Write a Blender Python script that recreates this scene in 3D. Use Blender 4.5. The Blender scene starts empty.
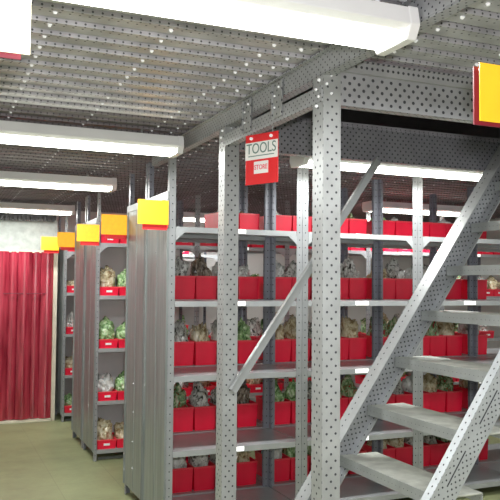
import bpy, bmesh, math, random
from mathutils import Vector, Matrix, noise
random.seed(7)
S = bpy.context.scene
C = S.collection
X0 = 1.327

# ------------------------------------------------------------------ materials
def newmat(name):
    m = bpy.data.materials.new(name); m.use_nodes = True
    nt = m.node_tree; b = nt.nodes['Principled BSDF']
    return m, nt, b
def N(nt, t, **kw):
    n = nt.nodes.new(t)
    for k, v in kw.items():
        if k in n.inputs: n.inputs[k].default_value = v
        else: setattr(n, k, v)
    return n
def math_(nt, op, a, b=None, c=None):
    n = nt.nodes.new('ShaderNodeMath'); n.operation = op
    for i, v in enumerate((a, b, c)):
        if v is None: continue
        if isinstance(v, (int, float)): n.inputs[i].default_value = v
        else: nt.links.new(v, n.inputs[i])
    return n.outputs[0]
def plain(name, col, rough=.5, metal=0., var=.0, nscale=8., emit=0., spec=.5, trans=0., bump=0.):
    m, nt, b = newmat(name)
    b.inputs['Roughness'].default_value = rough; b.inputs['Metallic'].default_value = metal
    b.inputs['Specular IOR Level'].default_value = spec
    b.inputs['Transmission Weight'].default_value = trans
    tc = N(nt, 'ShaderNodeTexCoord'); no = N(nt, 'ShaderNodeTexNoise', Scale=nscale, Detail=4.)
    nt.links.new(tc.outputs['Object'], no.inputs['Vector'])
    r = N(nt, 'ShaderNodeValToRGB')
    r.color_ramp.elements[0].position = .3; r.color_ramp.elements[1].position = .7
    r.color_ramp.elements[0].color = tuple(max(0, c*(1-var)) for c in col)+(1,)
    r.color_ramp.elements[1].color = tuple(min(1, c*(1+var)) for c in col)+(1,)
    nt.links.new(no.outputs['Fac'], r.inputs['Fac']); nt.links.new(r.outputs['Color'], b.inputs['Base Color'])
    if emit:
        b.inputs['Emission Color'].default_value = tuple(col)+(1,); b.inputs['Emission Strength'].default_value = emit
    if bump:
        bp = N(nt, 'ShaderNodeBump', Strength=bump, Distance=.01)
        nt.links.new(no.outputs['Fac'], bp.inputs['Height']); nt.links.new(bp.outputs['Normal'], b.inputs['Normal'])
    return m
def perf(name, col, pu, pv, r, vmax=9., hole=(.06, .06, .068), rough=.38, metal=.35, slot=False, var=.12, voff=0., single=False):
    """galvanised steel punched with a staggered grid of holes; UVs are metres (u along, v across)"""
    m, nt, b = newmat(name)
    uv = N(nt, 'ShaderNodeUVMap'); sp = N(nt, 'ShaderNodeSeparateXYZ'); nt.links.new(uv.outputs['UV'], sp.inputs[0])
    u = sp.outputs[0]; v = math_(nt, 'ADD', sp.outputs[1], voff)
    def lat(ou, ov):
        a = math_(nt, 'ADD', math_(nt, 'DIVIDE', u, pu), ou); a = math_(nt, 'SUBTRACT', math_(nt, 'FRACT', a), .5)
        a = math_(nt, 'MULTIPLY', a, pu)
        if single: c = v
        else:
            c = math_(nt, 'ADD', math_(nt, 'DIVIDE', v, pv), ov); c = math_(nt, 'SUBTRACT', math_(nt, 'FRACT', c), .5)
            c = math_(nt, 'MULTIPLY', c, pv)
        d = math_(nt, 'SQRT', math_(nt, 'ADD', math_(nt, 'MULTIPLY', a, a), math_(nt, 'MULTIPLY', c, c)))
        return math_(nt, 'LESS_THAN', d, r)
    h = lat(.5, 0.)
    if not single: h = math_(nt, 'MAXIMUM', h, lat(0., .5))
    h = math_(nt, 'MULTIPLY', h, math_(nt, 'LESS_THAN', math_(nt, 'ABSOLUTE', sp.outputs[1]), vmax))
    if slot:   # long slots between the hole groups
        a = math_(nt, 'ABSOLUTE', math_(nt, 'MULTIPLY', math_(nt, 'SUBTRACT', math_(nt, 'FRACT', math_(nt, 'DIVIDE', u, .30)), .5), .30))
        c = math_(nt, 'ABSOLUTE', math_(nt, 'ADD', sp.outputs[1], slot))
        s_ = math_(nt, 'MULTIPLY', math_(nt, 'LESS_THAN', a, .085), math_(nt, 'LESS_THAN', c, .0035))
        clear = math_(nt, 'GREATER_THAN', c, .010)
        h = math_(nt, 'MAXIMUM', math_(nt, 'MULTIPLY', h, clear), s_)
    tc = N(nt, 'ShaderNodeTexCoord'); no = N(nt, 'ShaderNodeTexNoise', Scale=9., Detail=5.)
    nt.links.new(tc.outputs['Object'], no.inputs['Vector'])
    rr = N(nt, 'ShaderNodeValToRGB')
    rr.color_ramp.elements[0].position = .3; rr.color_ramp.elements[1].position = .7
    rr.color_ramp.elements[0].color = tuple(c*(1-var) for c in col)+(1,)
    rr.color_ramp.elements[1].color = tuple(min(1, c*(1+var)) for c in col)+(1,)
    nt.links.new(no.outputs['Fac'], rr.inputs['Fac'])
    mx = N(nt, 'ShaderNodeMix', data_type='RGBA'); nt.links.new(h, mx.inputs[0]); nt.links.new(rr.outputs['Color'], mx.inputs[6])
    mx.inputs[7].default_value = tuple(hole)+(1,)
    nt.links.new(mx.outputs[2], b.inputs['Base Color'])
    b.inputs['Roughness'].default_value = rough
    nt.links.new(math_(nt, 'MULTIPLY', math_(nt, 'SUBTRACT', 1., h), metal), b.inputs['Metallic'])
    nt.links.new(math_(nt, 'MULTIPLY', math_(nt, 'SUBTRACT', 1., h), .5), b.inputs['Specular IOR Level'])
    return m

G = (.38, .395, .405)
M = {}
M['steel'] = plain('galvanised_steel', G, .35, .3, .10, 6)
M['steel_dark'] = plain('weathered_steel', (.26, .27, .29), .4, .3, .15, 6)
M['post'] = perf('punched_post_steel', (.375, .385, .39), .05, .038, .0048, .026)
M['post_thin'] = perf('punched_rack_post', (.30, .31, .32), .05, .5, .0042, .02, single=True)
M['post_back'] = perf('punched_rear_post', (.24, .25, .29), .05, .5, .0042, .02, single=True)
M['beam'] = perf('punched_beam_steel', (.40, .40, .43), .042, .046, .0068, .052)
M['beam_fine'] = perf('fine_punched_beam_steel', (.30, .30, .335), .036, .04, .0052, .085)
M['rail'] = perf('punched_rail_steel', (.40, .41, .43), .035, .03, .0035, .04)
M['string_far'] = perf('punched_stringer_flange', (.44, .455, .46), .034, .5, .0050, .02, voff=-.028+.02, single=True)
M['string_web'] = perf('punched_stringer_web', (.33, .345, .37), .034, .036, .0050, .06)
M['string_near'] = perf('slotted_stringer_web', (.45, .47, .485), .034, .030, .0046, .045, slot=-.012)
M['tread'] = plain('worn_tread_steel', (.47, .48, .43), .45, .2, .22, 14, bump=.2)
M['tread_lip'] = perf('tread_lip_steel', (.40, .42, .42), .03, .5, .002, .01, single=True)
M['deck'] = perf('punched_deck_steel', (.54, .53, .56), .032, .5, .0040, .02, single=True, var=.22, rough=.42, hole=(.11, .11, .12))
M['edge_channel'] = perf('edge_channel_steel', (.40, .40, .42), .024, .5, .0058, .03, single=True)
M['near_flange'] = perf('near_stringer_flange', (.52, .55, .57), .034, .5, .0045, .03, single=True)
M['deck_far'] = perf('shaded_deck_steel', (.24, .215, .22), .032, .5, .004, .02, single=True, var=.2, rough=.5, metal=.2, hole=(.09, .08, .085))  # same deck, coloured darker where lamp and flash light falls off
M['groove'] = plain('deck_groove_shadow_steel', (.09, .09, .10), .6, .1, .1)
M['bolt'] = plain('flashlit_zinc_bolt', (.9, .9, .92), .25, .0, 0, emit=.25)  # white colour and glow stand in for flash glints on the bolts
M['panel_bolt'] = plain('panel_bolt_zinc', (.6, .62, .64), .25, .5, 0)
M['red'] = plain('red_bin_plastic', (.92, .010, .045), .32, 0, .12, 5)
M['red_dark'] = plain('deep_red_plastic', (.22, .01, .03), .4, 0, .15, 5)
M['red_lip'] = plain('red_bin_rim', (.86, .05, .07), .3, 0, .1, 5)
M['white_label'] = plain('white_label_paper', (.92, .9, .9), .5)
M['holder'] = plain('glinting_label_holder', (.97, .97, .93), .12, 0, 0, emit=.9)  # glow imitates flash glints along the shelf edges
M['yellow'] = plain('glowing_yellow_plastic', (.80, .36, .012), .4, 0, .12, 40, emit=.95)  # signs are no lamps; the glow paints light evenly on all of them
M['yellow_pale'] = plain('flashlit_yellow_sign', (1., .50, .02), .2, 0, .12, 6, emit=.45)  # glow stands in for overexposure by the flash
M['overexposed_sign'] = plain('flash_bleached_sign', (1., .93, .72), .3, 0, .02, 12, emit=.9)  # cream tone and glow imitate a sign bleached by the flash
M['sign_red'] = plain('red_sign_plastic', (.75, .02, .025), .35, 0, .06, 12)
M['sign_white'] = plain('white_sign_plastic', (.85, .84, .82), .4)
M['ink'] = plain('grey_green_ink', (.12, .20, .18), .6)
M['pinkink'] = plain('pink_ink', (.80, .12, .16), .6)
M['lamp_body'] = plain('white_enamel', (.88, .88, .9), .3, 0, .02)
M['tube'] = plain('lit_fluorescent_tube', (1., 1., .90), .5, emit=9)
M['tube_dim'] = plain('lit_fluorescent_diffuser', (1., .99, .93), .5, emit=3)
M['wall'] = plain('pale_grey_wall', (.66, .64, .62), .8, 0, .05, 2)
M['wall_white'] = plain('mottled_white_panel', (.40, .43, .40), .6, 0, .2, 14)
M['backpanel'] = plain('light_grey_back_sheet', (.85, .84, .83), .5, .0, .06, 3)
M['black'] = plain('black_plastic', (.03, .03, .035), .5)
M['frame_cream'] = plain('cream_door_frame', (.72, .66, .52), .5, 0, .1)
M['dark_upper'] = plain('unlit_upper_room', (.16, .16, .17), .9)
M['under_dark'] = plain('under_shelf_dark', (.10, .11, .10), .6)

def panel_mat():
    m, nt, b = newmat('streak_reflection_steel')
    tc = N(nt, 'ShaderNodeTexCoord'); mp = N(nt, 'ShaderNodeMapping'); mp.inputs['Scale'].default_value = (3, 9, .5)
    nt.links.new(tc.outputs['Object'], mp.inputs[0])
    no = N(nt, 'ShaderNodeTexNoise', Scale=3., Detail=6.); nt.links.new(mp.outputs[0], no.inputs['Vector'])
    r = N(nt, 'ShaderNodeValToRGB'); r.color_ramp.elements[0].color = (.21, .235, .23, 1); r.color_ramp.elements[1].color = (.32, .35, .345, 1)  # vertical streaks in the colour stand in for reflections on the sheet
    r.color_ramp.elements[0].position = .3; r.color_ramp.elements[1].position = .7
    nt.links.new(no.outputs['Fac'], r.inputs['Fac']); nt.links.new(r.outputs['Color'], b.inputs['Base Color'])
    b.inputs['Metallic'].default_value = .5; b.inputs['Roughness'].default_value = .36
    bp = N(nt, 'ShaderNodeBump', Strength=.35, Distance=.01); nt.links.new(no.outputs['Fac'], bp.inputs['Height'])
    nt.links.new(bp.outputs['Normal'], b.inputs['Normal'])
    return m
M['panel'] = panel_mat()

def floor_mat():
    m, nt, b = newmat('green_beige_floor')
    tc = N(nt, 'ShaderNodeTexCoord')
    br = N(nt, 'ShaderNodeTexBrick', Scale=1., offset=0.)
    br.inputs['Color1'].default_value = (.27, .295, .145, 1); br.inputs['Color2'].default_value = (.255, .275, .135, 1)
    br.inputs['Mortar'].default_value = (.22, .235, .12, 1); br.inputs['Mortar Size'].default_value = .004
    br.inputs['Brick Width'].default_value = .45; br.inputs['Row Height'].default_value = .45
    nt.links.new(tc.outputs['Object'], br.inputs['Vector'])
    no = N(nt, 'ShaderNodeTexNoise', Scale=2.5, Detail=8., Roughness=.7); nt.links.new(tc.outputs['Object'], no.inputs['Vector'])
    r = N(nt, 'ShaderNodeValToRGB'); r.color_ramp.elements[0].color = (.72, .72, .72, 1); r.color_ramp.elements[1].color = (1.15, 1.15, 1.15, 1)
    r.color_ramp.elements[0].position = .3; r.color_ramp.elements[1].position = .7
    nt.links.new(no.outputs['Fac'], r.inputs['Fac'])
    mx = N(nt, 'ShaderNodeMix', data_type='RGBA', blend_type='MULTIPLY'); mx.inputs[0].default_value = 1
    nt.links.new(br.outputs['Color'], mx.inputs[6]); nt.links.new(r.outputs['Color'], mx.inputs[7])
    nt.links.new(mx.outputs[2], b.inputs['Base Color']); b.inputs['Roughness'].default_value = .4
    return m
M['floor'] = floor_mat()

def curtain_mat():
    m, nt, b = newmat('red_pvc_strip')
    tc = N(nt, 'ShaderNodeTexCoord'); mp = N(nt, 'ShaderNodeMapping'); mp.inputs['Scale'].default_value = (12, 1, .9)
    nt.links.new(tc.outputs['Object'], mp.inputs[0])
    no = N(nt, 'ShaderNodeTexNoise', Scale=2.2, Detail=5.); nt.links.new(mp.outputs[0], no.inputs['Vector'])
    r = N(nt, 'ShaderNodeValToRGB'); r.color_ramp.elements[0].color = (.24, .008, .022, 1); r.color_ramp.elements[1].color = (.50, .04, .07, 1)
    r.color_ramp.elements[0].position = .35; r.color_ramp.elements[1].position = .68
    nt.links.new(no.outputs['Fac'], r.inputs['Fac']); nt.links.new(r.outputs['Color'], b.inputs['Base Color'])
    b.inputs['Roughness'].default_value = .22; b.inputs['Coat Weight'].default_value = .5
    return m
M['curtain'] = curtain_mat()

def bag_mat(name, cols, sc=24.):
    """crinkled polybag: glossy film over mottled goods"""
    m, nt, b = newmat(name)
    tc = N(nt, 'ShaderNodeTexCoord'); oi = N(nt, 'ShaderNodeObjectInfo')
    ad = N(nt, 'ShaderNodeVectorMath', operation='ADD'); nt.links.new(tc.outputs['Object'], ad.inputs[0])
    nt.links.new(oi.outputs['Random'], ad.inputs[1])
    no = N(nt, 'ShaderNodeTexNoise', Scale=sc, Detail=3., Distortion=1.2); nt.links.new(ad.outputs[0], no.inputs['Vector'])
    r = N(nt, 'ShaderNodeValToRGB'); cr = r.color_ramp
    pos = [.34+.34*i/(len(cols)-1) for i in range(len(cols))]
    cr.elements[0].position = pos[0]; cr.elements[0].color = cols[0]+(1,)
    cr.elements[1].position = pos[-1]; cr.elements[1].color = cols[-1]+(1,)
    for p, c in zip(pos[1:-1], cols[1:-1]): e = cr.elements.new(p); e.color = c+(1,)
    nt.links.new(no.outputs['Fac'], r.inputs['Fac']); nt.links.new(r.outputs['Color'], b.inputs['Base Color'])
    b.inputs['Roughness'].default_value = .18; b.inputs['Coat Weight'].default_value = .6; b.inputs['Coat Roughness'].default_value = .1
    vo = N(nt, 'ShaderNodeTexVoronoi', Scale=24.); nt.links.new(ad.outputs[0], vo.inputs['Vector'])
    bp = N(nt, 'ShaderNodeBump', Strength=.7, Distance=.012); nt.links.new(vo.outputs['Distance'], bp.inputs['Height'])
    nt.links.new(bp.outputs['Normal'], b.inputs['Normal'])
    return m
BAG = {
 'clear grey': bag_mat('bag_clear_grey', [(.05, .05, .045), (.50, .50, .46), (.78, .78, .74), (.14, .13, .12)]),
 'milky white': bag_mat('bag_milky_white', [(.35, .36, .33), (.74, .75, .72), (.88, .88, .85)]),
 'pale green': bag_mat('bag_pale_green', [(.08, .16, .06), (.32, .56, .22), (.75, .85, .58)]),
 'dark brown': bag_mat('bag_dark_brown', [(.03, .025, .02), (.16, .12, .09), (.40, .34, .26)]),
 'beige': bag_mat('bag_beige', [(.28, .18, .08), (.68, .58, .36), (.85, .80, .62)]),
 'green and red': bag_mat('bag_green_red', [(.45, .03, .04), (.08, .22, .08), (.40, .52, .28), (.70, .62, .45)]),
 'orange': bag_mat('bag_orange', [(.95, .30, .03), (1., .45, .06)]),
}

# ------------------------------------------------------------------ geometry helpers
def box(bm, c, s, mat=0, L=None, taper=None):
    """box centred at c, size s; UV in metres, u along axis L, v across it"""
    uvl = bm.loops.layers.uv.verify()
    h = [a/2 for a in s]
    if L is None: L = max(range(3), key=lambda i: s[i])
    vs = [bm.verts.new((c[0]+x*h[0], c[1]+y*h[1], c[2]+z*h[2])) for x in (-1, 1) for y in (-1, 1) for z in (-1, 1)]
    F = [((0, 1, 3, 2), 0), ((4, 6, 7, 5), 0), ((0, 4, 5, 1), 1), ((2, 3, 7, 6), 1), ((0, 2, 6, 4), 2), ((1, 5, 7, 3), 2)]
    for idx, ax in F:
        f = bm.faces.new([vs[i] for i in idx]); f.material_index = mat
        a = L if ax != L else (L+1) % 3
        b = [i for i in range(3) if i not in (ax, a)][0]
        for lp in f.loops:
            co = lp.vert.co; lp[uvl].uv = (co[a], co[b]-c[b])
    return vs
def prism(bm, pts, axis, a0, a1, mat=0):
    """polygon pts (2-D in the two other axes) extruded along axis"""
    uvl = bm.loops.layers.uv.verify()
    o = [i for i in range(3) if i != axis]
    def mk(p, a):
        v = [0, 0, 0]; v[axis] = a; v[o[0]] = p[0]; v[o[1]] = p[1]; return bm.verts.new(v)
    A = [mk(p, a0) for p in pts]; B = [mk(p, a1) for p in pts]
    fs = [bm.faces.new(A), bm.faces.new(B[::-1])]
    n = len(pts)
    for i in range(n): fs.append(bm.faces.new((A[i], B[i], B[(i+1) % n], A[(i+1) % n])))
    for f in fs:
        f.material_index = mat
        for lp in f.loops: lp[uvl].uv = (lp.vert.co[o[0]], lp.vert.co[o[1]])
def cyl(bm, p0, p1, r, seg=10, mat=0, r2=None):
    p0 = Vector(p0); p1 = Vector(p1); d = p1-p0
    q = d.to_track_quat('Z', 'Y').to_matrix().to_4x4()
    res = bmesh.ops.create_cone(bm, cap_ends=True, segments=seg, radius1=r, radius2=r if r2 is None else r2, depth=d.length,
                                matrix=Matrix.Translation((p0+p1)/2) @ q)
    for f in {f for v in res['verts'] for f in v.link_faces}: f.material_index = mat
def mesh(name, bm, mats, parent=None, bevel=0., smooth=False, loc=None, rot=None):
    bmesh.ops.recalc_face_normals(bm, faces=bm.faces)
    me = bpy.data.meshes.new(name); bm.to_mesh(me); bm.free()
    for m in (mats if isinstance(mats, (list, tuple)) else [mats]): me.materials.append(m)
    if smooth:
        for p in me.polygons: p.use_smooth = True
    o = bpy.data.objects.new(name, me); C.objects.link(o)
    if parent: o.parent = parent
    if loc: o.location = loc
    if rot: o.rotation_euler = rot
    if bevel:
        md = o.modifiers.new('bevel', 'BEVEL'); md.width = bevel; md.segments = 2; md.limit_method = 'ANGLE'
    return o
def tag(o, label, cat, group=None, kind=None):
    o['label'] = label; o['category'] = cat
    if group: o['group'] = group
    if kind: o['kind'] = kind
    return o
def thing(name, label, cat, loc=(0, 0, 0), rz=0, group=None):
    o = bpy.data.objects.new(name, None); C.objects.link(o); o.location = loc; o.rotation_euler = (0, 0, rz)
    o.empty_display_size = .1
    return tag(o, label, cat, group)
def struct(name, bm, mats, parent=None, label=None, cat=None, **k):
    o = mesh(name, bm, mats, parent, **k)
    if not parent:
        o['kind'] = 'structure'
        if label: o['label'] = label; o['category'] = cat
    return o
def B(): return bmesh.new()
def dup(root, loc, label=None, group=None, rz=None):
    r = root.copy(); C.objects.link(r); r.location = loc
    if rz is not None: r.rotation_euler = (0, 0, rz)
    if label: r['label'] = label
    if group: r['group'] = group
    for ch in list(root.children):
        c = ch.copy(); C.objects.link(c); c.parent = r
        for g in ch.children:
            d = g.copy(); C.objects.link(d); d.parent = c
    return r

bolt_me = {}
def bolt(loc, axis, mat, parent, sc=1.):
    key = (axis, mat.name)
    if key not in bolt_me:
        b = B(); d = (-.008, 0, 0) if axis == 'x' else (0, -.008, 0)
        cyl(b, (0, 0, 0), d, .0068, 8, r2=.0045)
        me = bpy.data.meshes.new('bolt'); bmesh.ops.recalc_face_normals(b, faces=b.faces); b.to_mesh(me); b.free(); me.materials.append(mat); bolt_me[key] = me
    o = bpy.data.objects.new('bolt', bolt_me[key]); C.objects.link(o); o.parent = parent; o.location = loc; o.scale = (sc,)*3
    return o

# ------------------------------------------------------------------ room shell
XL, XR, YF, YB = -1.6, 6.6, -1.2, 9.05
ZC = 2.43
b = B(); box(b, ((XL+XR)/2, (YF+YB)/2, -.05), (XR-XL+.4, YB-YF+.4, .1)); struct('floor', b, M['floor'], label='green-beige smooth storeroom floor with faint tile joints', cat='floor')
HT = 4.6
b = B(); box(b, ((XL+XR)/2, YB+.05, HT/2), (XR-XL+.4, .1, HT)); struct('wall_back', b, M['wall'], label='pale wall behind the farthest rack', cat='wall')
b = B(); box(b, ((XL+XR)/2, YF-.05, HT/2), (XR-XL+.4, .1, HT)); struct('wall_front', b, M['wall'], label='pale wall behind the viewer', cat='wall')
b = B(); box(b, (XL-.05, (YF+YB)/2, HT/2), (.1, YB-YF, HT)); struct('wall_left', b, M['wall'], label='pale wall on the left of the storeroom', cat='wall')
b = B(); box(b, (XR+.05, (YF+YB)/2, HT/2), (.1, YB-YF, HT)); struct('wall_right', b, M['wall'], label='pale wall on the right of the storeroom', cat='wall')
b = B(); box(b, ((XL+XR)/2, (YF+YB)/2, HT+.05), (XR-XL+.4, YB-YF+.4, .1)); struct('trim_1', b, M['dark_upper'], label='dark unlit roof above the mezzanine', cat='roof')

# mezzanine deck = ceiling: planks along X; a stair opening is left over the staircase
b = B()
PITCH = .127
SX0, SX1, SY0, SY1 = 1.43, 3.75, 2.47, 3.42
y = YF; k = 0
def plank(xa, xb, y, mat):
    xc, w = (xa+xb)/2, xb-xa
    box(b, (xc, y+.060, ZC+.012), (w, .100, .024), mat, L=0)
    box(b, (xc, y+.011, ZC-.001), (w, .010, .018), mat, L=0)
    box(b, (xc, y+.118, ZC+.035), (w, .030, .02), 1, L=0)
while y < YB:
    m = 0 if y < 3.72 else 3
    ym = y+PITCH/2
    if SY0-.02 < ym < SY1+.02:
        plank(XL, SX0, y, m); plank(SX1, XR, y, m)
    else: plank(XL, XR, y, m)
    y += PITCH
# bolts: lines running down the room under the planks
for xi, xb in enumerate([-.84, -.45, -.05, .336, .729, 1.12, 1.235, 1.56, 1.95, 2.35, 2.75, 3.15, 3.55, 3.95]):
    y = YF; 
    while y < 8.5:
        yy = y+.060
        if not (SY0-.1 < yy < SY1+.1 and SX0-.05 < xb < SX1) and random.random() > .06:
            r = .0085 if yy < 3.7 else .0075
            cyl(b, (xb, yy+random.uniform(-.008, .008), ZC+.001), (xb, yy, ZC-.007), r, 8, 2, r2=r*.6)
        y += PITCH
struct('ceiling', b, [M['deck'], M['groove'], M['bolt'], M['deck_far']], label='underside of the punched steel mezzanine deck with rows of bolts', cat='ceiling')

# ------------------------------------------------------------------ fluorescent lights
def make_light(xr, yc, label, n=0, length=1.26, power=30, dim=False, zc=2.33):
    t = thing('fluorescent_light', label, 'ceiling light', (xr-length/2, yc, zc), 0, 'fluorescent lights under the mezzanine deck')
    L = length
    b = B()
    w = .105
    prism(b, [(-w, .0), (-w+.012, .055), (w-.012, .055), (w, .0), (w-.03, -.012), (-w+.03, -.012)], 0, -L/2, L/2)
    mesh('housing', b, M['lamp_body'], t, bevel=.003)
    for s in (-1, 1):
        b = B(); prism(b, [(-w-.002, .0), (-w+.010, .058), (w-.010, .058), (w+.002, .0), (w-.02, -.042), (-w+.02, -.042)], 0, s*L/2-.03*(s > 0)-.005*(s < 0), s*L/2+.03*(s < 0)+.005*(s > 0))
        mesh('end_cap', b, M['lamp_body'], t, bevel=.004)
    for s in (-1, 1):
        b = B(); cyl(b, (-L/2+.035, s*.04, -.026), (L/2-.035, s*.04, -.026), .0155, 12)
        mesh('tube', b, M['tube_dim'] if dim else M['tube'], t, smooth=True)
    b = B()
    for s in (-1, 1): cyl(b, (s*L*.33, 0, .05), (s*L*.33, 0, ZC-zc), .006, 8)
    mesh('hanger', b, M['steel'], t)
    ld = bpy.data.lights.new('tube_glow', 'AREA'); ld.shape = 'RECTANGLE'; ld.size = L-.1; ld.size_y = .12; ld.energy = power
    ld.color = (.98, 1., .99)
    lo = bpy.data.objects.new('tube_glow', ld); C.objects.link(lo); lo.parent = t; lo.location = (0, 0, -.05)
    return t
make_light(1.31, 1.90, 'nearest fluorescent batten light hanging above the aisle, largest in view', power=26)
make_light(1.27, 4.05, 'fluorescent batten light above the aisle just before the first rack row', power=26)
make_light(1.30, 5.85, 'fluorescent batten light above the aisle between first and second rack rows', power=24)
make_light(1.36, 8.10, 'farthest fluorescent batten light above the aisle near the red strip curtain', power=20)
make_light(3.60, 4.06, 'long fluorescent batten light behind the staircase above the first rack row', length=1.55, power=28)
make_light(5.2, 6.25, 'small distant fluorescent light glimpsed through racks beside the staircase', power=26)
make_light(3.35, 8.2, 'distant fluorescent light glimpsed between posts above the nearest rack', length=1.1, power=22)

# ------------------------------------------------------------------ strip curtain door, white housing
YD = 8.62
b = B(); box(b, (-.15, YD+.2, 2.095), (2.86, .36, .37)); struct('wall_header', b, M['wall_white'], label='mottled white panel above the red strip curtain', cat='wall panel')
b = B()
box(b, (-.15, YD-.02, 2.29), (2.80, .10, .05)); 
for i in range(60): box(b, (-1.5+i*.046, YD-.08, 2.272), (.028, .03, .055))
tag(mesh('air_curtain_grille', b, M['black']), 'long black toothed grille above the white panel over the strip curtain', 'grille')
d = bpy.data.objects.new('door_1', None); C.objects.link(d); d.location = (.65, YD, 0); d['kind'] = 'structure'; d['label'] = 'red plastic strip curtain doorway at the end of the aisle'; d['category'] = 'door'
b = B()
box(b, (.61, .0, .96), (.04, .10, 1.92)); box(b, (-1.1, 0, .96), (.06, .10, 1.92)); box(b, (-.25, .03, 1.905), (1.7, .05, .03)); box(b, (-.25, 0, .012), (1.7, .10, .024))
mesh('frame', b, M['frame_cream'], d)
for i in range(13):
    b = B(); xs = .53-i*.125; n = 8
    pts = []
    for j in range(n+1):
        u = j/n-.5; pts.append((xs+u*.15, .034*(i % 2)-.022*math.cos(u*math.pi)*1.6))
    for j in range(n, -1, -1):
        u = j/n-.5; pts.append((xs+u*.15, .034*(i % 2)-.022*math.cos(u*math.pi)*1.6+.004))
    prism(b, pts, 2, .03, 1.90)
    mesh('curtain_strip', b, M['curtain'], d)
b = B(); box(b, (-.25, -.03, 1.43), (1.6, .006, .012)); mesh('cross_bar', b, M['red_dark'], d)

# ------------------------------------------------------------------ racks
SH = [.095, .515, .975, 1.44, 1.905]
SHN = ['bottom', 'second lowest', 'middle', 'second highest', 'top']
BW = .93
def make_rack(label, x, y, depth=.515, end=False, back=False, front_mat='post_thin', rear_mat='post_back', top=2.38, holders=True, gusset=True, mid=False, group=None, under_shade=False, pw=.042):
    t = thing('storage_rack', label, 'rack', (x, y, 0), 0, group)
    for px, py, s in ((0, 0, 1), (BW, 0, -1), (0, depth, 1), (BW, depth, -1)):
        b = B(); m = M[front_mat] if py == 0 else M[rear_mat]
        sy = 1 if py == 0 else -1
        box(b, (px+s*(pw/2+.001), py+sy*.0015, top/2), (pw, .003, top), L=2)
        box(b, (px+s*.0025, py+sy*.021, top/2), (.003, .040, top), L=2)
        mesh('post', b, m, t)
    for z in SH:
        b = B()
        box(b, (BW/2, depth/2, z-.003), (BW-.012, depth-.012, .006))
        box(b, (BW/2, .002, z-.014), (BW-2*pw-.006, .004, .034)); box(b, (BW/2, depth-.002, z-.014), (BW-2*pw-.006, .004, .034))
        box(b, (BW/2, .012, z-.0295), (BW-2*pw-.006, .016, .003))
        s = mesh('shelf', b, M['steel'], t)
        if holders and z > .1:
            b = B(); box(b, (BW*.5, -.002, z-.012), (.105, .004, .028)); mesh('label_holder_glint', b, M['holder'], s, bevel=.001)
    if gusset:
        for z in (SH[4],):
            for px, s in ((.0, 1), (BW, -1)):
                b = B(); prism(b, [(px+s*(pw+.002), z-.031), (px+s*(pw+.063), z-.031), (px+s*(pw+.002), z-.085)], 1, -.003, -.0005)
                mesh('corner_gusset', b, M['steel'], t)
    if end:
        b = B()
        for zz in (0,):
            box(b, (-.0025, depth/4+.006, 1.10), (.003, depth/2-.014, 2.04), L=2); box(b, (-.0025, depth*3/4-.006, 1.10), (.003, depth/2-.014, 2.04), L=2)
        box(b, (-.003, depth/2, 1.10), (.007, .02, 2.04), L=2)
        box(b, (-.006, .008, 1.10), (.012, .014, 2.04), L=2); box(b, (-.006, depth-.008, 1.10), (.012, .014, 2.04), L=2)
        p = mesh('end_panel', b, M['panel'], t)
        b = B(); box(b, (-.007, depth/2, 2.105), (.008, depth, .045), L=1); mesh('top_strap', b, M['steel'], p)
        for k in range(9):
            for yy in (.012, depth*.5, depth-.012):
                if random.random() < .45: bolt((-.005, yy, .2+k*.22+random.uniform(-.05, .05)), 'x', M['panel_bolt'], p, .8)
    if back:
        b = B(); box(b, (BW/2, depth-.012, 1.05), (BW-.02, .003, 1.92)); mesh('back_panel', b, M['backpanel'], t)
    if under_shade:
        b = B(); box(b, (BW/2, .06, .012), (BW-.1, .01, .024)); mesh('under_shelf_shade', b, M['under_dark'], t)  # dark strip painting the shade below the bottom shelf
    return t
ORD = ['first', 'second', 'third', 'fourth', 'fifth', 'sixth']
DA, DB = .515, .515
YA, YB2 = 4.39, 4.925
YC, YC2, YE = 6.49, 7.06, 8.44
for i in range(4):
    make_rack('grey punched steel rack bay, %s from the aisle in the nearest rack row' % ORD[i], X0+i*BW, YA, DA, end=(i == 0), group='front rack bays of the nearest row')
    make_rack('grey steel rack bay holding red bins, %s from the aisle, behind the nearest empty bays' % ORD[i], X0+i*BW, YB2, DB, end=(i == 0), gusset=False, holders=False, front_mat='post_back', group='rear rack bays of the nearest row')
for i in range(5):
    make_rack('grey steel rack bay with red trays, %s from the aisle in the second row' % ORD[i], X0-.018+i*BW, YC, DA, pw=.024, end=(i == 0), back=(i == 0), under_shade=True, group='rack bays of the second row', holders=(i > 0))
make_rack('grey steel rack bay backing the second row at the aisle end', X0-.018, YC2, DA, end=True, gusset=False, holders=False)
for i in range(2):
    make_rack('grey steel rack bay beside the red strip curtain, %s from the aisle' % ORD[i], X0+.01+i*BW, YE, .5, pw=.024, end=(i == 0), under_shade=True, group='rack bays of the farthest row')

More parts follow.
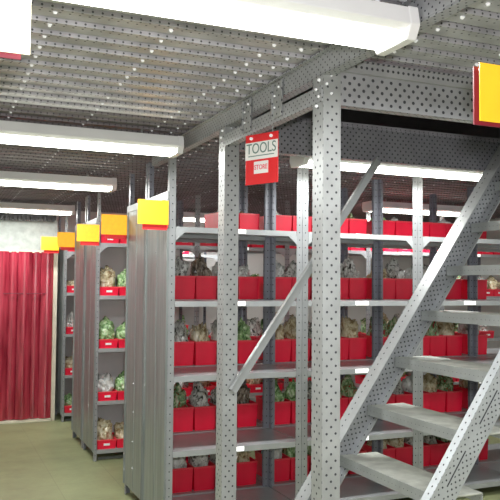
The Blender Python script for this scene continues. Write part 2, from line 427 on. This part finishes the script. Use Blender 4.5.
# ------------------------------------------------------------------ bins, trays, bags
def bin_mesh(w, d, h, lip):
    """open box with tapered walls, rolled rim and a dipped front edge"""
    b = B(); t = .004
    def ring(z, ins, dip=0):
        ins = ins*.6
        a, c = w/2-ins, d/2-ins
        return [b.verts.new((x*a, y*c, z-(dip if y < 0 else 0))) for x, y in ((-1, -1), (1, -1), (1, 1), (-1, 1))]
    rs = [ring(0, .012), ring(h-.012, .004, lip), ring(h-.012, 0, lip), ring(h, 0, lip), ring(h, t+.003, lip), ring(.006, .012+t)]
    for i in range(len(rs)-1):
        for j in range(4): f = b.faces.new((rs[i][j], rs[i][(j+1) % 4], rs[i+1][(j+1) % 4], rs[i+1][j])); f.material_index = 1 if i in (1, 2, 3) else 0
    b.faces.new(rs[0][::-1]); b.faces.new(rs[-1])
    return b
bin0 = thing('storage_bin', '', 'bin'); mesh('bin_body', bin_mesh(.1625, .30, .175, .006), [M['red'], M['red_lip']], bin0, bevel=.002)
tray0 = thing('storage_tray', '', 'tray'); mesh('tray_body', bin_mesh(.172, .30, .082, .0), [M['red'], M['red_lip']], tray0, bevel=.002)
b = B(); box(b, (.0, -.147, .04), (.052, .004, .018)); mesh('label_card', b, M['white_label'], tray0)
crate0 = thing('storage_bin', '', 'bin'); mesh('bin_body', bin_mesh(.28, .34, .24, .0), [M['red_dark'], M['red_dark']], crate0, bevel=.003)
b = B(); box(b, (.0, -.171, .20), (.09, .006, .022)); mesh('handle_grip', b, M['red_lip'], crate0)

def bag_me(seed, w, d, h, peak):
    b = B(); bmesh.ops.create_icosphere(b, subdivisions=4, radius=1)
    for v in b.verts:
        p = v.co.copy(); q = p*1.6+Vector((seed*7.1, seed*3.3, 0))
        n1 = noise.noise(q); n2 = noise.noise(q*2.7); n3 = abs(noise.noise(q*5.))
        r = 1+.24*n1+.18*n2-.22*n3+.10*noise.noise(q*9.)
        x, y, z = p.x*r, p.y*r, p.z*r
        # squarish base, gathered top
        z = max(z, -.80)
        if p.z > .45: s = 1-peak*(p.z-.45)/.55; x *= s; y *= s; z += peak*.35*(p.z-.45)
        zz = (z+.80)/1.8*h
        e = 1+.12*max(0., min(1., (zz-.15)/.05))
        lim = .066 if zz < .15 else .079
        v.co = (max(-lim, min(lim, x*w/2*e)), max(-.125, min(.125, y*d/2*e)), zz)
    return b
bagm = []
for i, (w, d, h, pk) in enumerate([(.145, .22, .235, .25), (.150, .21, .215, .0), (.140, .20, .24, .35), (.150, .22, .225, .12)]):
    b = bag_me(i+1, w, d, h, pk)
    for c in ('tall',):
        me = bpy.data.meshes.new('plastic_bag'); b.to_mesh(me); b.free()
        for p in me.polygons: p.use_smooth = (i != 2)
        bagm.append(me)
names = list(BAG)
bag_variants = {}
for nme in names:
    for i, me in enumerate(bagm):
        m2 = me.copy(); m2.materials.append(BAG[nme]); bag_variants[(nme, i)] = m2
def bag(x, y, z, col, v, sc, rz, label, group):
    o = bpy.data.objects.new('plastic_bag', bag_variants[(col, v)]); C.objects.link(o)
    o.location = (x, y, z); o.scale = sc; o.rotation_euler = (0, 0, rz)
    return tag(o, label, 'bag', group)

rnd = random.Random(11)
colw = ['clear grey']*4+['milky white']*3+['pale green']*4+['dark brown']*2+['beige']*4+['green and red']*3
first = {'bin': True, 'tray': True, 'crate': True}
def place(kind, proto, loc, label, group):
    if first[kind]:
        first[kind] = False; proto.location = loc; proto['label'] = label; proto['group'] = group; return proto
    return dup(proto, loc, label, group)
NB = 5
# nearest row: tall red bins stand in the rear bays
for bay in range(4):
    for si, z in enumerate(SH):
        for k in range(NB):
            x = X0+bay*BW+.075+.165*k+.04*(k >= 2)*0+.058; y = YB2+.05+.15+rnd.uniform(-.006, .01)
            if x > 4.35: continue
            if bay == 0 and si == 4 and k < 3: continue
            place('bin', bin0, (x, y, z), 'red plastic bin, %s from left on %s shelf, %s bay of nearest row' % (ORD[k], SHN[si], ORD[bay]), 'tall red bins in the nearest rack row')
            if si == 4:
                if rnd.random() < .45 and bay < 3: continue
                h = rnd.uniform(.75, .95)
            elif si == 3: h = rnd.uniform(1.1, 1.35); 
            else: h = rnd.uniform(1.15, 1.5)
            col = rnd.choice(colw)
            if si == 3: col = rnd.choice(['clear grey', 'milky white', 'clear grey', 'beige', 'dark brown'])
            if bay == 3 and si == 4 and k < 2: col = 'orange'; h = 1.2
            bag(x, y, z+.008, col, rnd.randrange(4), (.98, 1.0, h), rnd.choice((0, math.pi))+rnd.uniform(-.06, .06),
                '%s plastic bag in %s bin, %s shelf, %s bay of nearest row' % (col, ORD[k], SHN[si], ORD[bay]), 'plastic bags in the red bins')
# second row: low red trays with white label cards
for bay in range(5):
    for si, z in enumerate(SH):
        for k in range(NB):
            x = X0-.018+bay*BW+.117+.1745*k; y = YC+.01+.15+.01
            if bay > 1 and k == 4 and si in (1, 2): continue
            place('tray', tray0, (x, y, z), 'low red tray with white label, %s from left, %s shelf, %s bay, second row' % (ORD[k], SHN[si], ORD[bay]), 'low red trays in the second rack row')
            if si == 4: continue
            if bay > 0 and rnd.random() < .12: continue
            col = rnd.choice(['pale green', 'green and red', 'milky white', 'beige', 'pale green', 'clear grey'])
            bag(x, y, z+.008, col, rnd.randrange(4), (1.15, 1.05, rnd.uniform(.75, 1.15)), rnd.choice((0, math.pi)),
                '%s bag in %s tray, %s shelf, %s bay of second row' % (col, ORD[k], SHN[si], ORD[bay]), 'bags in the trays of the second row')
# dark red crates stacked behind the trays on top of the second row
for k in range(3):
    place('crate', crate0, (X0+.185+.285*k, YC2+.18, SH[4]), 'tall dark red crate, %s from left, on top of the second row' % ORD[k], 'dark red crates above the second row')
# farthest row
for bay in range(2):
    for si, z in enumerate(SH):
        for k in range(NB if bay == 0 else 3):
            x = X0+.01+bay*BW+.117+.1745*k; y = YE+.17
            dup(tray0, (x, y, z), 'low red tray, %s from left, %s shelf, %s bay beside the strip curtain' % (ORD[k], SHN[si], ORD[bay]), 'low red trays in the farthest rack row')
            if si < 4:
                col = rnd.choice(['pale green', 'milky white', 'beige'])
                bag(x, y, z+.008, col, rnd.randrange(4), (1.15, 1., rnd.uniform(.6, .95)), 0,
                    '%s bag in %s tray, %s shelf, %s bay beside strip curtain' % (col, ORD[k], SHN[si], ORD[bay]), 'bags in the trays of the farthest row')

# ------------------------------------------------------------------ mezzanine frame
def col_post(x, y, label, w=.075, d=.085, top=2.415):
    t = thing('support_column', label, 'column', (x, y, 0), 0, 'support columns of the mezzanine')
    b = B()
    box(b, (w/2, .0015, top/2), (w, .003, top), L=2); box(b, (.0015, d/2, top/2), (.003, d-.007, top), L=2)
    box(b, (w-.0015, d/2, top/2), (.003, d-.007, top), L=2); box(b, (w/2, d-.0015, top/2), (w, .003, top), L=2)
    mesh('shaft', b, M['post'], t)
    b = B(); box(b, (w/2, d/2, .004), (w+.06, d+.06, .008)); mesh('base_plate', b, M['steel'], t)
    for k in range(4): bolt((-.0005, .03+.02*(k % 2), 2.33-.032*k), 'x', M['bolt'], t)
    for k in range(4): bolt((.014+.02*(k % 2), .0005, 2.38-.035*k), 'y', M['bolt'], t, .8)
    return t
col_post(X0, 2.415, 'large punched steel column in the foreground left of the staircase')
col_post(X0, 3.44, 'punched steel column standing behind the hanging TOOLS STORE sign', w=.078)

def beam_x(name, label, xa, xb, y, z0, z1, mat, cat='beam', group=None):
    t = thing(name, label, cat, (xa, y, z0), 0, group)
    h = z1-z0; L = xb-xa
    b = B(); box(b, (L/2, .002, h/2), (L, .004, h), L=0); mesh('web', b, mat, t)
    b = B(); box(b, (L/2, .024, h-.002), (L, .044, .004), L=0); box(b, (L/2, .024, .002), (L, .044, .004), L=0)
    mesh('flange', b, M['rail'], t)
    return t
beam_x('cross_beam', 'punched steel beam running right from the foreground column', X0+.078, 5.6, 2.425, 2.238, 2.368, M['beam'])
b = B(); box(b, (3.5, 2.43, 2.388), (4.2, .05, .046), L=0); box(b, (3.5, 2.405, 2.409), (4.2, .012, .006))
tag(mesh('edge_channel', b, M['edge_channel']), 'narrow punched edge channel on top of the foreground cross beam', 'channel')
beam_x('cross_beam', 'finely punched steel beam behind the staircase above the long light', X0+.08, 5.6, 3.435, 2.235, 2.41, M['beam_fine'])

t = thing('lattice_beam', 'double-rail punched beam running down the aisle over the columns', 'beam', (X0, 0, 0))
b = B(); box(b, (.0, 1.7, 2.386), (.006, 6.2, .075), L=1); box(b, (.02, 1.7, 2.345), (.045, 6.2, .004), L=1); box(b, (-.012, 1.7, 2.42), (.03, 6.2, .006), L=1); mesh('upper_rail', b, M['rail'], t)
b = B(); box(b, (-.002, 2.93, 2.275), (.005, 1.02, .060), L=1); box(b, (.018, 2.93, 2.248), (.04, .94, .004), L=1); mesh('lower_rail', b, M['rail'], t)
for yy in (2.80, 3.13):
    b = B(); box(b, (-.010, yy, 2.335), (.006, .085, .15), L=2); box(b, (-.014, yy+.040, 2.335), (.014, .006, .15), L=2)
    mesh('gusset_plate', b, M['post'], t)
    for dy, dz in ((-.02, .05), (.02, .02), (.02, -.03)): bolt((-.0125, yy+dy, 2.335+dz), 'x', M['bolt'], t, .8)

# diagonal brace behind the staircase
p0 = Vector((1.375, 3.425, 1.02)); p1 = Vector((2.225, 3.425, 2.24)); dv = p1-p0
ang = math.atan2(dv.z, dv.x)
b = B(); box(b, (dv.length/2, 0, 0), (dv.length, .004, .045), L=0); box(b, (dv.length/2, -.014, .022), (dv.length, .028, .004), L=0)
tag(mesh('diagonal_brace', b, M['steel'], loc=p0, rot=(0, -ang, 0)), 'plain steel diagonal brace rising right from the rear column', 'brace')

# ------------------------------------------------------------------ staircase
st = thing('staircase', 'open steel staircase with punched stringers climbing right to the mezzanine', 'staircase', (0, 0, 0))
SL = 1.434; th = math.atan(SL)
def stringer(x, z, y0, y1, web, flange_w, lo, hi, mweb, mfl, open_to):
    """point (x,z) lies on the upper edge; runs lo..hi along the slope. y of the web, flanges reach to y1"""
    b = B(); L = hi-lo; c = (hi+lo)/2
    box(b, (c, y0, -web/2), (L, .004, web), L=0)
    yc = (y0+y1)/2; fw = abs(y1-y0)
    f = B(); box(f, (c, yc, -.002), (L, fw, .004), L=0); box(f, (c, y0+(y1-y0)*.2, -web+.002), (L, fw*.4, .004), L=0)
    w = mesh('stringer', b, mweb, st, loc=(x, 0, z), rot=(0, -th, 0))
    mesh('flange', f, mfl, w)
    return w
# far stringer
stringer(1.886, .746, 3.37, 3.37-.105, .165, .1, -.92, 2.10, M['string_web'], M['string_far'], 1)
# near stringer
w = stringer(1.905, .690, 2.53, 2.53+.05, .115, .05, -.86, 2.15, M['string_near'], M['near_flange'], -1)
TX, TZ, RX, RZ = 1.945, .672, .1725, .2475
for k in range(-2, 8):
    x = TX+RX*k; z = TZ+RZ*k
    if z < .05 or z > 2.4: continue
    b = B(); L = 3.362-2.536
    box(b, (x+.115, 2.536+L/2, z-.004), (.225, L, .008), L=1)
    tr = mesh('tread', b, M['tread'], st, bevel=.002)
    b = B(); box(b, (x+.003, 2.536+L/2, z-.026), (.004, L, .052), L=1); box(b, (x+.226, 2.536+L/2, z-.026), (.004, L, .044), L=1)
    mesh('tread_lip', b, M['tread_lip'], tr)

# ------------------------------------------------------------------ signs
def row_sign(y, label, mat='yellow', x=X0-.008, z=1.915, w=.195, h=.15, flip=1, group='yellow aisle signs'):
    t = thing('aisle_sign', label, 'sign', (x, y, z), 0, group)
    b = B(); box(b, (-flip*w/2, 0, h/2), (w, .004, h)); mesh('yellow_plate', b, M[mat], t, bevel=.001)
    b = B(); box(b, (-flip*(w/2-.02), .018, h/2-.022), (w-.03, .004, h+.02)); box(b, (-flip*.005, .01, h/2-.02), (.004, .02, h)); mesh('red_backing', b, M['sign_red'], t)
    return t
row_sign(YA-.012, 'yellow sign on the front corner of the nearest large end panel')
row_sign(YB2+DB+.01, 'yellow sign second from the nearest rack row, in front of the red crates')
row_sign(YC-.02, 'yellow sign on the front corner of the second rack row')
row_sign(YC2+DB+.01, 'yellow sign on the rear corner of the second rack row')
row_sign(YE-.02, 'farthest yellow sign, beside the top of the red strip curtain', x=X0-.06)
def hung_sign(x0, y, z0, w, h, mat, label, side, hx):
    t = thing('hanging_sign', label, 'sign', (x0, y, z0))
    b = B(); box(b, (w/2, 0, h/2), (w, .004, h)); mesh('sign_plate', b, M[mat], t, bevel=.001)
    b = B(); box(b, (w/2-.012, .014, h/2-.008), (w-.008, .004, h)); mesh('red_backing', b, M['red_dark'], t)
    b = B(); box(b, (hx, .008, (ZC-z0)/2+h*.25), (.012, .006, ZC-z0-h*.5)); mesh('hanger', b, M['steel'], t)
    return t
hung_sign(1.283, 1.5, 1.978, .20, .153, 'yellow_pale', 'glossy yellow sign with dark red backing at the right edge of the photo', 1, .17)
hung_sign(-.04, 1.5, 2.002, .202, .16, 'overexposed_sign', 'overexposed cream sign with red backing at the top left of the photo', -1, .03)

def text(s, size, mat, parent, loc, ext=.0006, sx=1., font_bold=False):
    cu = bpy.data.curves.new('lettering', 'FONT'); cu.body = s; cu.size = size; cu.extrude = ext; cu.align_x = 'CENTER'; cu.align_y = 'CENTER'
    if font_bold: cu.offset = size*.015
    tmp = bpy.data.objects.new('tmp', cu); C.objects.link(tmp)
    dg = bpy.context.evaluated_depsgraph_get(); me = bpy.data.meshes.new_from_object(tmp.evaluated_get(dg))
    bpy.data.objects.remove(tmp)
    me.materials.clear(); me.materials.append(mat)
    o = bpy.data.objects.new('lettering', me); C.objects.link(o); o.parent = parent
    o.location = loc; o.rotation_euler = (math.pi/2, 0, 0); o.scale = (sx, 1, 1)
    return o
# TOOLS STORE sign, hung under the lower rail, turned towards the aisle
cx, cy = 1.315, 2.955; rz = math.atan2(-.17, .08)
t = thing('store_sign', 'red and white TOOLS STORE sign hanging from the beam above the aisle', 'sign', (cx, cy, 1.995), rz)
W, Hh = .19, .225
b = B(); box(b, (0, 0, Hh/2), (W, .005, Hh)); mesh('sign_board', b, M['sign_red'], t, bevel=.002)
b = B(); box(b, (0, -.0035, .150), (W-.002, .002, .078)); box(b, (0, -.0045, .074), (.082, .002, .054)); mesh('white_field', b, M['sign_white'], t)
text('TOOLS', .066, M['ink'], t, (0, -.0055, .158), sx=.82)
b = B(); box(b, (0, -.0052, .127), (.15, .001, .004)); mesh('underline', b, M['ink'], t)
text('STORE', .030, M['pinkink'], t, (0, -.0065, .074), sx=.85, font_bold=True)
b = B()
for s in (-1, 1): cyl(b, (s*.058, -.003, .207), (s*.058, -.010, .207), .007, 10)
mesh('screw', b, M['bolt'], t)
b = B()
for s in (-1, 1): cyl(b, (s*.058, .004, .207), (s*.058, .004, .262), .0025, 8)
mesh('hanger_wire', b, M['steel'], t)

# ------------------------------------------------------------------ lights
def area(name, loc, target, size, sy, e, col=(1, 1, 1)):
    l = bpy.data.lights.new(name, 'AREA'); l.shape = 'RECTANGLE'; l.size = size; l.size_y = sy; l.energy = e; l.color = col
    o = bpy.data.objects.new(name, l); C.objects.link(o); o.location = loc
    o.rotation_euler = (Vector(target)-Vector(loc)).to_track_quat('-Z', 'Y').to_euler(); return o
area('stair_opening_fill', (4.6, 5.5, 4.4), (2.5, 3, 2.4), 1.2, .2, 14)  # added fill without a fixture, lifts the dark stair opening
# the camera's flash: a small lamp just above the lens
area('camera_flash', (.03, -.05, 1.68), (1.8, 4.4, 1.5), .10, .07, 36, (1., .98, .98))
# other battens of the same store, left of and behind the viewer
area('batten_behind', (.3, -.4, 2.3), (.3, -.4, 0), 1.2, .12, 30, (.97, 1., 1.))
area('batten_right_bay', (4.9, 2.0, 2.3), (4.9, 2.0, 0), 1.2, .12, 28, (.97, 1., 1.))
area('batten_right_aisle', (2.7, 1.55, 2.3), (2.7, 1.55, 0), 1.2, .12, 26, (.97, 1., 1.))
w = bpy.data.worlds.new('World'); S.world = w; w.use_nodes = True
w.node_tree.nodes['Background'].inputs[0].default_value = (.5, .5, .55, 1); w.node_tree.nodes['Background'].inputs[1].default_value = .05

# ------------------------------------------------------------------ camera
f = 736.075
Xc = Vector((0.91945, -0.0261177, -0.3923388)); Yc = Vector((-0.393119, -0.039936, -0.91862)); Zc = Vector((0.0083238, 0.9988609, -0.0469864))
cam = bpy.data.cameras.new('camera'); co = bpy.data.objects.new('camera', cam); C.objects.link(co)
# rows of the world->camera map are the world axes seen in camera space
R = Matrix((Xc, Yc, Zc)).to_4x4()
co.matrix_world = Matrix.Translation((0, 0, 1.55)) @ R
cam.sensor_fit = 'HORIZONTAL'; cam.sensor_width = 36.; cam.lens = 36.*f/500.; cam.clip_start = .02; cam.clip_end = 60
S.camera = co
S.view_settings.view_transform = 'Standard'; S.view_settings.look = 'None'; S.view_settings.exposure = .05; S.view_settings.gamma = 1.07
